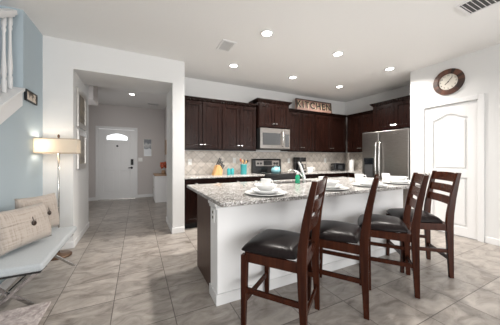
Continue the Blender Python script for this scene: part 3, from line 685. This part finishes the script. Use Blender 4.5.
# ------------------------------------------------------------------ counter-height chairs
def make_chair():
    t = thing('counter_chair', 'x', 'chair', (0, 0, 0), 0, 'counter-height chairs along the island')
    cw_ = M['chairwood']
    def sec(x, y, z, w, d): return [(x - w / 2, y - d / 2, z), (x + w / 2, y - d / 2, z), (x + w / 2, y + d / 2, z), (x - w / 2, y + d / 2, z)]
    for s in (-1, 1):
        B().sweep([sec(s * .221, .225, 0, .032, .032), sec(s * .219, .220, .30, .042, .042), sec(s * .218, .216, .53, .046, .046)]).done('leg', cw_, t, bev=.003)
        b = B(); path = [(-.222, 0, .034, .038), (-.215, .2, .035, .048), (-.208, .40, .036, .058), (-.205, .55, .036, .064), (-.212, .66, .036, .060), (-.234, .82, .035, .052), (-.263, .97, .034, .042), (-.288, 1.085, .032, .034)]
        b.sweep([sec(s * .222, y, z, w, d) for y, z, w, d in path]); b.done('leg', cw_, t, bev=.003)
    b = B(); b.box(-.20, .20, .205, .228, .482, .552); b.box(-.205, .205, -.212, -.188, .482, .552)
    for s in (-1, 1): b.box(s * .221 - .012, s * .221 + .012, -.18, .20, .482, .552)
    b.done('seat_frame', cw_, t, bev=.002)
    for s in (-1, 1): B().box(s * .221 - .011, s * .221 + .011, -.205, .21, .255, .292).done('stretcher', cw_, t, bev=.003)
    B().box(-.205, .205, .212, .231, .168, .208).done('stretcher', cw_, t, bev=.003)
    B().box(-.207, .207, -.226, -.208, .168, .208).done('stretcher', cw_, t, bev=.003)
    # seat cushion: domed superellipse
    b = B(); N = 14; rows = {}
    hx, y0, y1 = .247, -.175, .262
    def sq(u, v):
        return u * math.sqrt(max(0, 1 - .12 * v * v)), v * math.sqrt(max(0, 1 - .12 * u * u))
    top = {}; bot = {}
    for i in range(N + 1):
        for j in range(N + 1):
            u, v = 2 * i / N - 1, 2 * j / N - 1; a2, c2 = sq(u, v)
            x = a2 * hx * (1.0 if c2 > 0 else 1.0 + .08 * c2); y = (y0 + y1) / 2 + c2 * (y1 - y0) / 2
            e = max(abs(u), abs(v)); ed = max(0, 1 - e ** 6)
            z = .575 + .040 * ed ** .6 + .016 * (1 - u * u) * (1 - v * v) - .012 * max(0, c2) ** 2
            shr = 1.0
            top[i, j] = b.bm.verts.new((x, y, z)); bot[i, j] = b.bm.verts.new((x * .985, y if abs(v) < 1 else y - .004 * v, .5525))
    for i in range(N):
        for j in range(N):
            b.bm.faces.new((top[i, j], top[i + 1, j], top[i + 1, j + 1], top[i, j + 1])); b.bm.faces.new((bot[i, j], bot[i, j + 1], bot[i + 1, j + 1], bot[i + 1, j]))
    for i in range(N):
        b.bm.faces.new((top[i, 0], bot[i, 0], bot[i + 1, 0], top[i + 1, 0])); b.bm.faces.new((top[i, N], top[i + 1, N], bot[i + 1, N], bot[i, N]))
        b.bm.faces.new((top[0, i], top[0, i + 1], bot[0, i + 1], bot[0, i])); b.bm.faces.new((top[N, i], bot[N, i], bot[N, i + 1], top[N, i + 1]))
    st = b.done('seat', M['leather'], t, smooth=True, sub=1); tag(st, 'dark brown leather seat cushion')
    pts = [(x_, .085, .6265 - .030 * (abs(x_) / .232) ** 6 - .0140 * (x_ / .232) ** 2) for x_ in [-.225 + .045 * k for k in range(11)]]
    B().tube(pts, .0028, 6).done('seam', M['leather'], st, smooth=True)
    def ypost(z):
        for (ya, za, _, _), (yb, zb, _, _) in zip(path, path[1:]):
            if za <= z <= zb: return ya + (yb - ya) * (z - za) / (zb - za)
        return path[-1][0]
    for z0, z1 in ((.985, 1.075), (.865, .950), (.745, .830)):
        b = B(); rings = []
        for k in range(11):
            u = k / 10 * 2 - 1; bow = -.020 * (1 - u * u)
            ya, yb = ypost(z0) + bow, ypost(z1) + bow; x = u * .206
            tp = z1 + (.008 * (1 - u * u) if z1 > 1 else 0)
            rings.append([(x, ya - .009, z0), (x, ya + .009, z0), (x, yb + .009, tp), (x, yb - .009, tp)])
        b.sweep(rings); b.done('slat', cw_, t, bev=.003)
    return t
proto = make_chair()
spots = [(0.965, 1.138, 36.5, 'dark wood counter chair with leather seat, nearest, at the left end of the island'),
         (1.58, 1.147, 33.5, 'dark wood counter chair second from the left end of the island'),
         (2.218, 1.118, 37, 'dark wood counter chair third from the left, just left of the rightmost chair'),
         (2.903, 1.15, 49.5, 'dark wood counter chair at the far right, standing in front of the pantry door')]
for i, (x, y, th, lab) in enumerate(spots):
    o = proto if i == 0 else dup(proto)
    a_ = R(th); fx, fy, rx, ry = -math.sin(a_), math.cos(a_), math.cos(a_), math.sin(a_)
    o.location = (x + .222 * rx + .225 * fx, y + .222 * ry + .225 * fy, 0); o.rotation_euler = (0, 0, a_); o['label'] = lab

# ------------------------------------------------------------------ floor lamp
t = thing('floor_lamp', 'slim metal floor lamp with a long rectangular cream shade in the corner', 'lamp', (-.888, 3.62, 0), 0)
tag(B().lathe([(0, 0), (.135, 0), (.135, .018), (.12, .028), (.02, .034), (.012, .05), (0, .05)], n=36).done('base', M['lampbase'], t, smooth=True), 'dark bronze round base')
B().tube([(0, 0, .04), (0, 0, .8), (0, 0, 1.52)], .0105, 12).done('pole', M['nickel'], t, smooth=True)
B().lathe([(0, 0), (.012, .0), (.014, .02), (.006, .035), (0, .04)], (0, 0, 1.50), n=14).done('finial', M['lampbase'], t, smooth=True)
x0, x1, y0, y1, z0, z1 = -.205, .205, -.11, .11, 1.30, 1.475; q = .003
sh = B().box(x0, x1, y0, y0 + q, z0, z1).box(x0, x1, y1 - q, y1, z0, z1).box(x0, x0 + q, y0 + q, y1 - q, z0, z1).box(x1 - q, x1, y0 + q, y1 - q, z0, z1).done('shade', M['shade'], t)
b = B()
for z in (z0 - .004, z1 - .004): b.box(x0 - .002, x1 + .002, y0 - .002, y0 + .004, z, z + .008).box(x0 - .002, x1 + .002, y1 - .004, y1 + .002, z, z + .008).box(x0 - .002, x0 + .004, y0, y1, z, z + .008).box(x1 - .004, x1 + .002, y0, y1, z, z + .008)
tag(b.done('shade_trim', mat('tan_trim', (.45, .36, .27), .8), sh), 'tan edge band')
B().tube([(-.18, 0, 1.40), (.18, 0, 1.40)], .004, 6).done('crossbar', M['nickel'], t)
for x in (-.09,): 
    B().lathe([(0, -.03), (.015, -.03), (.017, .0), (.028, .03), (.026, .055), (0, .07)], (x, 0, 1.365), n=16).done('bulb', M['bulb'], t, smooth=True)
pl = bpy.data.lights.new('floor_lamp_glow', 'POINT'); pl.energy = 2.0; pl.color = (1.0, .92, .82); pl.shadow_soft_size = .03
po = bpy.data.objects.new('floor_lamp_glow', pl); COL.objects.link(po); po.parent = t; po.location = (-.13, -.0, 1.40)
B().tube([(0, -.012, 1.12), (0, -.03, 1.115)], .006, 6).done('switch', M['nickel'], t)

# ------------------------------------------------------------------ bench
t = thing('bench', 'pale grey upholstered bench with crossed chrome legs along the blue wall', 'bench', (-.86, 2.70, 0), 0)
b = B().box(-.235, .235, -.52, .54, .395, .455); b.done('seat_cushion', M['benchfab'], t, bev=.022, seg=4)
tag(B().box(-.21, .21, -.49, .51, .375, .396).done('seat_board', M['shadowgap'], t), 'dark seat board')
def rod(a, c):
    w_ = .021; r_ = lambda p: [(p[0] - w_, p[1] - .006, p[2]), (p[0] + w_, p[1] - .006, p[2]), (p[0] + w_, p[1] + .006, p[2]), (p[0] - w_, p[1] + .006, p[2])]
    B().sweep([r_(a), r_(c)]).done('leg', M['chrome'], t, bev=.002)
rod((.06, -.17, 0), (-.20, -.37, .377)); rod((-.20, -.205, 0), (.20, -.375, .377))
rod((.215, .515, 0), (-.20, .475, .377)); rod((-.21, .49, 0), (.20, .45, .377))
B().tube([(-.06, -.285, .17), (0, .475, .188)], .009, 10).done('crossbar', M['chrome'], t)

# pillows
def pillow(name, label, BL, BR_, TL, th, btn):
    """BL, BR_ bottom corners, TL top-left (world); local x along the bottom edge, y up the face, z outwards"""
    BL, BR_, TL = Vector(BL), Vector(BR_), Vector(TL)
    ex = (BR_ - BL); w = ex.length; ex.normalize(); ey = (TL - BL); ey -= ex * ey.dot(ex); h = ey.length; ey.normalize(); ez = ex.cross(ey)
    T = Matrix((ex, ey, ez)).transposed().to_4x4(); T.translation = BL + ex * w / 2 + ey * h / 2 + ez * th * .5
    t = bpy.data.objects.new(name, None); COL.objects.link(t); t.matrix_world = T; tag(t, label, 'pillow', 'linen lumbar pillows on the bench')
    b = B(); NX, NY = 20, 14; V = {}
    for sd in (1, -1):
        for i in range(NX + 1):
            for j in range(NY + 1):
                u, v = 2 * i / NX - 1, 2 * j / NY - 1
                f = ((1 - u ** 4) * (1 - v ** 4)) ** .5
                px = u * w / 2 * (1 - .045 * (1 - v * v)); py = v * h / 2 * (1 - .06 * (1 - u * u))
                rnd = .003 * math.sin(9 * u + 3 * sd) * math.cos(7 * v)
                z = sd * (th / 2 * f) + rnd * f
                if (i in (0, NX) or j in (0, NY)) and sd == -1: V[sd, i, j] = V[1, i, j]
                else: V[sd, i, j] = b.bm.verts.new((px, py, z))
    for sd in (1, -1):
        for i in range(NX):
            for j in range(NY):
                q_ = (V[sd, i, j], V[sd, i + 1, j], V[sd, i + 1, j + 1], V[sd, i, j + 1]); b.bm.faces.new(q_ if sd == 1 else q_[::-1])
    b.done('cover', M['linen'], t, smooth=True)
    def zf(x, y):
        u, v = x / (w / 2), y / (h / 2); return th / 2 * ((1 - u ** 4) * (1 - v ** 4)) ** .5
    bx, by = btn[0] * w / 2, btn[1] * h / 2
    # flap edge across the face, button loop, button
    pts = [(x_, by + .03, zf(x_, by + .03) + .001) for x_ in [(-.90 + .1 * k) * w / 2 for k in range(19)]]
    B().tube(pts, .0035, 6).done('flap_seam', M['linen'], t, smooth=True)
    B().lathe([(0, 0), (.021, 0), (.023, .005), (.018, .010), (0, .008)], (bx, by, zf(bx, by)), n=20).done('button', M['button'], t, smooth=True)
    B().tube([(bx, by, zf(bx, by) + .006), (bx - .004, by + .02, zf(bx, by) + .007), (bx + .002, by + .055, zf(bx, by + .055) + .003)], .0025, 6).done('button_loop', M['button'], t, smooth=True)
    return t
pillow('throw_pillow', 'buttoned beige linen pillow standing behind, nearest the corner lamp', (-1.02, 2.82, .475), (-.84, 3.25, .463), (-1.07, 2.85, .85), .12, (.2, -.06))
pillow('throw_pillow', 'buttoned beige linen pillow leaning in front, cut by the left photo edge', (-.99, 2.37, .475), (-.80, 2.82, .47), (-1.07, 2.40, .80), .14, (.08, .02))

# rug
b = B(); b.box(-2.0, 0, -1.6, 0, 0, .022); 
o = b.done('rug', M['rug'], bev=.009, seg=3, loc=(-.655, 2.475, 0.0)); tag(o, 'mauve grey shaggy rug in the lower left corner of the floor', 'rug')

# ------------------------------------------------------------------ pictures and small wall things
def picture(name, label, loc, rz, w, h, fw, mf, ma, mat_w=0, cat='picture', group=None, fm=None):
    t = thing(name, label, cat, loc, rz, group)
    b = B().box(0, w, -.025, 0, 0, fw).box(0, w, -.025, 0, h - fw, h).box(0, fw, -.025, 0, fw, h - fw).box(w - fw, w, -.025, 0, fw, h - fw); b.done('frame', mf, t, bev=.004)
    if mat_w: B().box(fw, w - fw, -.012, -.002, fw, h - fw).done('mat_board', M['plastic'], t)
    a = fw + mat_w; B().box(a, w - a, -.015, -.001, a, h - a).done('artwork', ma, t)
    return t
m1 = mat('abstract_brown_art', (.2, .15, .1), .3); noisemix(m1, (.10, .075, .05), (.34, .29, .22), (1, 1, 2), 5, 6, .35, .65)
# frames hang on the reveal wall x = XO0 facing +x : rz=90 (local -y -> +x), local x -> +y
picture('framed_art', 'upper silver-framed artwork on the left side of the hall opening', (XO0 + .0015, 4.04, 1.70), R(90), .58, .57, .075, M['silverframe'], m1, 0, 'picture', 'pair of silver-framed artworks')
picture('framed_art', 'lower silver-framed artwork on the left side of the hall opening', (XO0 + .0015, 4.04, 1.075), R(90), .58, .58, .075, M['silverframe'], m1, 0, 'picture', 'pair of silver-framed artworks')
# small sign on the blue wall
m2 = mat('small_sign_print', (.62, .52, .42), .5); noisemix(m2, (.10, .07, .05), (.70, .60, .50), (1, 1, 1), 14, 3, .42, .52)
picture('small_wall_sign', 'small dark-framed rectangular sign on the blue stair wall', (XB + .0015, 3.31, 1.875), R(90), .30, .125, .014, M['blackmatte'], m2, 0, 'sign')
picture('dark_panel', 'dark framed panel on the stair landing wall, filling an unclear dark area at the upper left edge', (-1.72, 3.299, 2.10), 0, .40, .56, .03, M['blackmatte'], mat('dark_panel_fill', (.06, .06, .065), .4), 0, 'picture')  # made-up panel standing in for an unidentified dark area beyond the balusters
# hall picture beside the door
m3 = mat('harbour_print', (.3, .3, .32), .3)
tc = nd(m3, 'ShaderNodeTexCoord'); sp = nd(m3, 'ShaderNodeSeparateXYZ'); lk(m3, tc, 'Object', sp, 0)
nz_ = nd(m3, 'ShaderNodeTexNoise'); nz_.inputs['Scale'].default_value = 9; lk(m3, tc, 'Object', nz_, 'Vector')
ad_ = nd(m3, 'ShaderNodeMath', operation='MULTIPLY_ADD'); ad_.inputs[1].default_value = .25; lk(m3, nz_, 0, ad_, 0); lk(m3, sp, 2, ad_, 2)
rp_ = nd(m3, 'ShaderNodeValToRGB'); rp_.color_ramp.elements[0].position = .36; rp_.color_ramp.elements[0].color = (.72, .75, .78, 1); rp_.color_ramp.elements[1].position = .40; rp_.color_ramp.elements[1].color = (.13, .15, .17, 1)
e_ = rp_.color_ramp.elements.new(.50); e_.color = (.5, .5, .5, 1); e_ = rp_.color_ramp.elements.new(.56); e_.color = (.12, .13, .15, 1)
lk(m3, ad_, 0, rp_, 0); lk(m3, rp_, 0, bsdf(m3), 'Base Color')
picture('framed_print', 'narrow grey and white print on the hall wall right of the front door', (.175, 7.948, 1.30), 0, .24, .56, .012, M['silverframe'], m3)
# picture on right hall wall, faces -x
picture('framed_art', 'thin brown-framed picture on the right hall wall above the white cabinet', (.7985, 7.55, 1.36), R(-90), .34, .44, .03, M['wicker'], m1)
# hall cabinet with a pot of flowers
t = thing('hall_cabinet', 'low white cabinet with tan top in the entry hall', 'cabinet', (.44, 6.76, 0), 0)
B().box(0, .345, 0, .75, 0, .745).done('body', M['trim'], t, bev=.003)
B().box(-.01, .352, -.012, .76, .745, .775).done('top', M['wicker'], t, bev=.003)
for k in (0, 1):
    dd = B().box(-.014, -.001, .02 + .36 * k, .37 + .36 * k, .05, .72).done('door', M['trim'], t, bev=.003); B().tube([(-.014, .33 + .09 * k, .40), (-.03, .33 + .09 * k, .40)], .009, 8).done('knob', M['nickel'], dd)
t = thing('flower_arrangement', 'dark orange flower arrangement on the white hall cabinet', 'flowers', (.68, 6.98, .7755), 0)
B().lathe([(0, 0), (.045, 0), (.06, .05), (.05, .10), (.055, .12), (0, .12)]).done('vase', M['wicker'], t, smooth=True)
random.seed(3); b = B()
for k in range(34):
    a_, e__ = random.uniform(0, 2 * PI), random.uniform(-.2, 1.4); rad = random.uniform(.06, .12)
    p = Vector((rad * math.cos(a_) * math.cos(e__), rad * math.sin(a_) * math.cos(e__), .20 + rad * 1.3 * math.sin(e__)))
    b.lathe([(0, -.028), (.022, -.014), (.034, .008), (.022, .026), (0, .02)], tuple(p), n=8)
b.done('blossoms', M['red'], t, smooth=True)

# ------------------------------------------------------------------ stair railing on the knee wall
t = thing('stair_railing', 'white stair balusters with handrail above the blue wall', 'railing', (XB - .05, 0, 0), 0)
ra = lambda y: rake(y) + .035
hr = lambda y: 2.55 + (y - 2.9) * .60
for k in range(9):
    y = 3.15 - .12 * k; zb, zt = ra(y), hr(y) - .02; hh = zt - zb
    B().lathe([(0, 0), (.021, 0), (.021, hh * .16), (.014, hh * .19), (.019, hh * .22), (.021, hh * .30), (.013, hh * .55), (.011, hh * .80), (.018, hh * .84), (.013, hh * .87), (.019, hh * .90), (.019, hh), (0, hh)], (0, y, zb), n=14).done('baluster', M['trim'], t, smooth=True)
b = B(); b.prism([(.9, hr(.9)), (3.21, hr(3.21)), (3.21, hr(3.21) + .055), (.9, hr(.9) + .055)], 'x', -.035, .035); b.prism([(.9, hr(.9) - .022), (3.21, hr(3.21) - .022), (3.21, hr(3.21)), (.9, hr(.9))], 'x', -.02, .02)
b.done('handrail', M['trim'], t, bev=.006)
# stairs behind the knee wall
b = B()
for k in range(9): b.box(-2.6, XB - .12, .9 + .27 * k, .9 + .27 * (k + 1) - .0, 0, .33 + .165 * k)
struct('stairs', b, M['trim'])
t = thing('hanging_pendant', 'chrome hanging light at the top left over the stairs', 'ceiling light', (-1.56, 2.86, 0), 0)
B().tube([(0, 0, H), (0, 0, 2.80)], .006, 8).done('stem', M['chrome'], t)
B().lathe([(0, 2.66), (.05, 2.665), (.10, 2.70), (.12, 2.74), (.10, 2.77), (.03, 2.80), (0, 2.805)], n=28).done('lamp_bowl', M['chrome'], t, smooth=True)
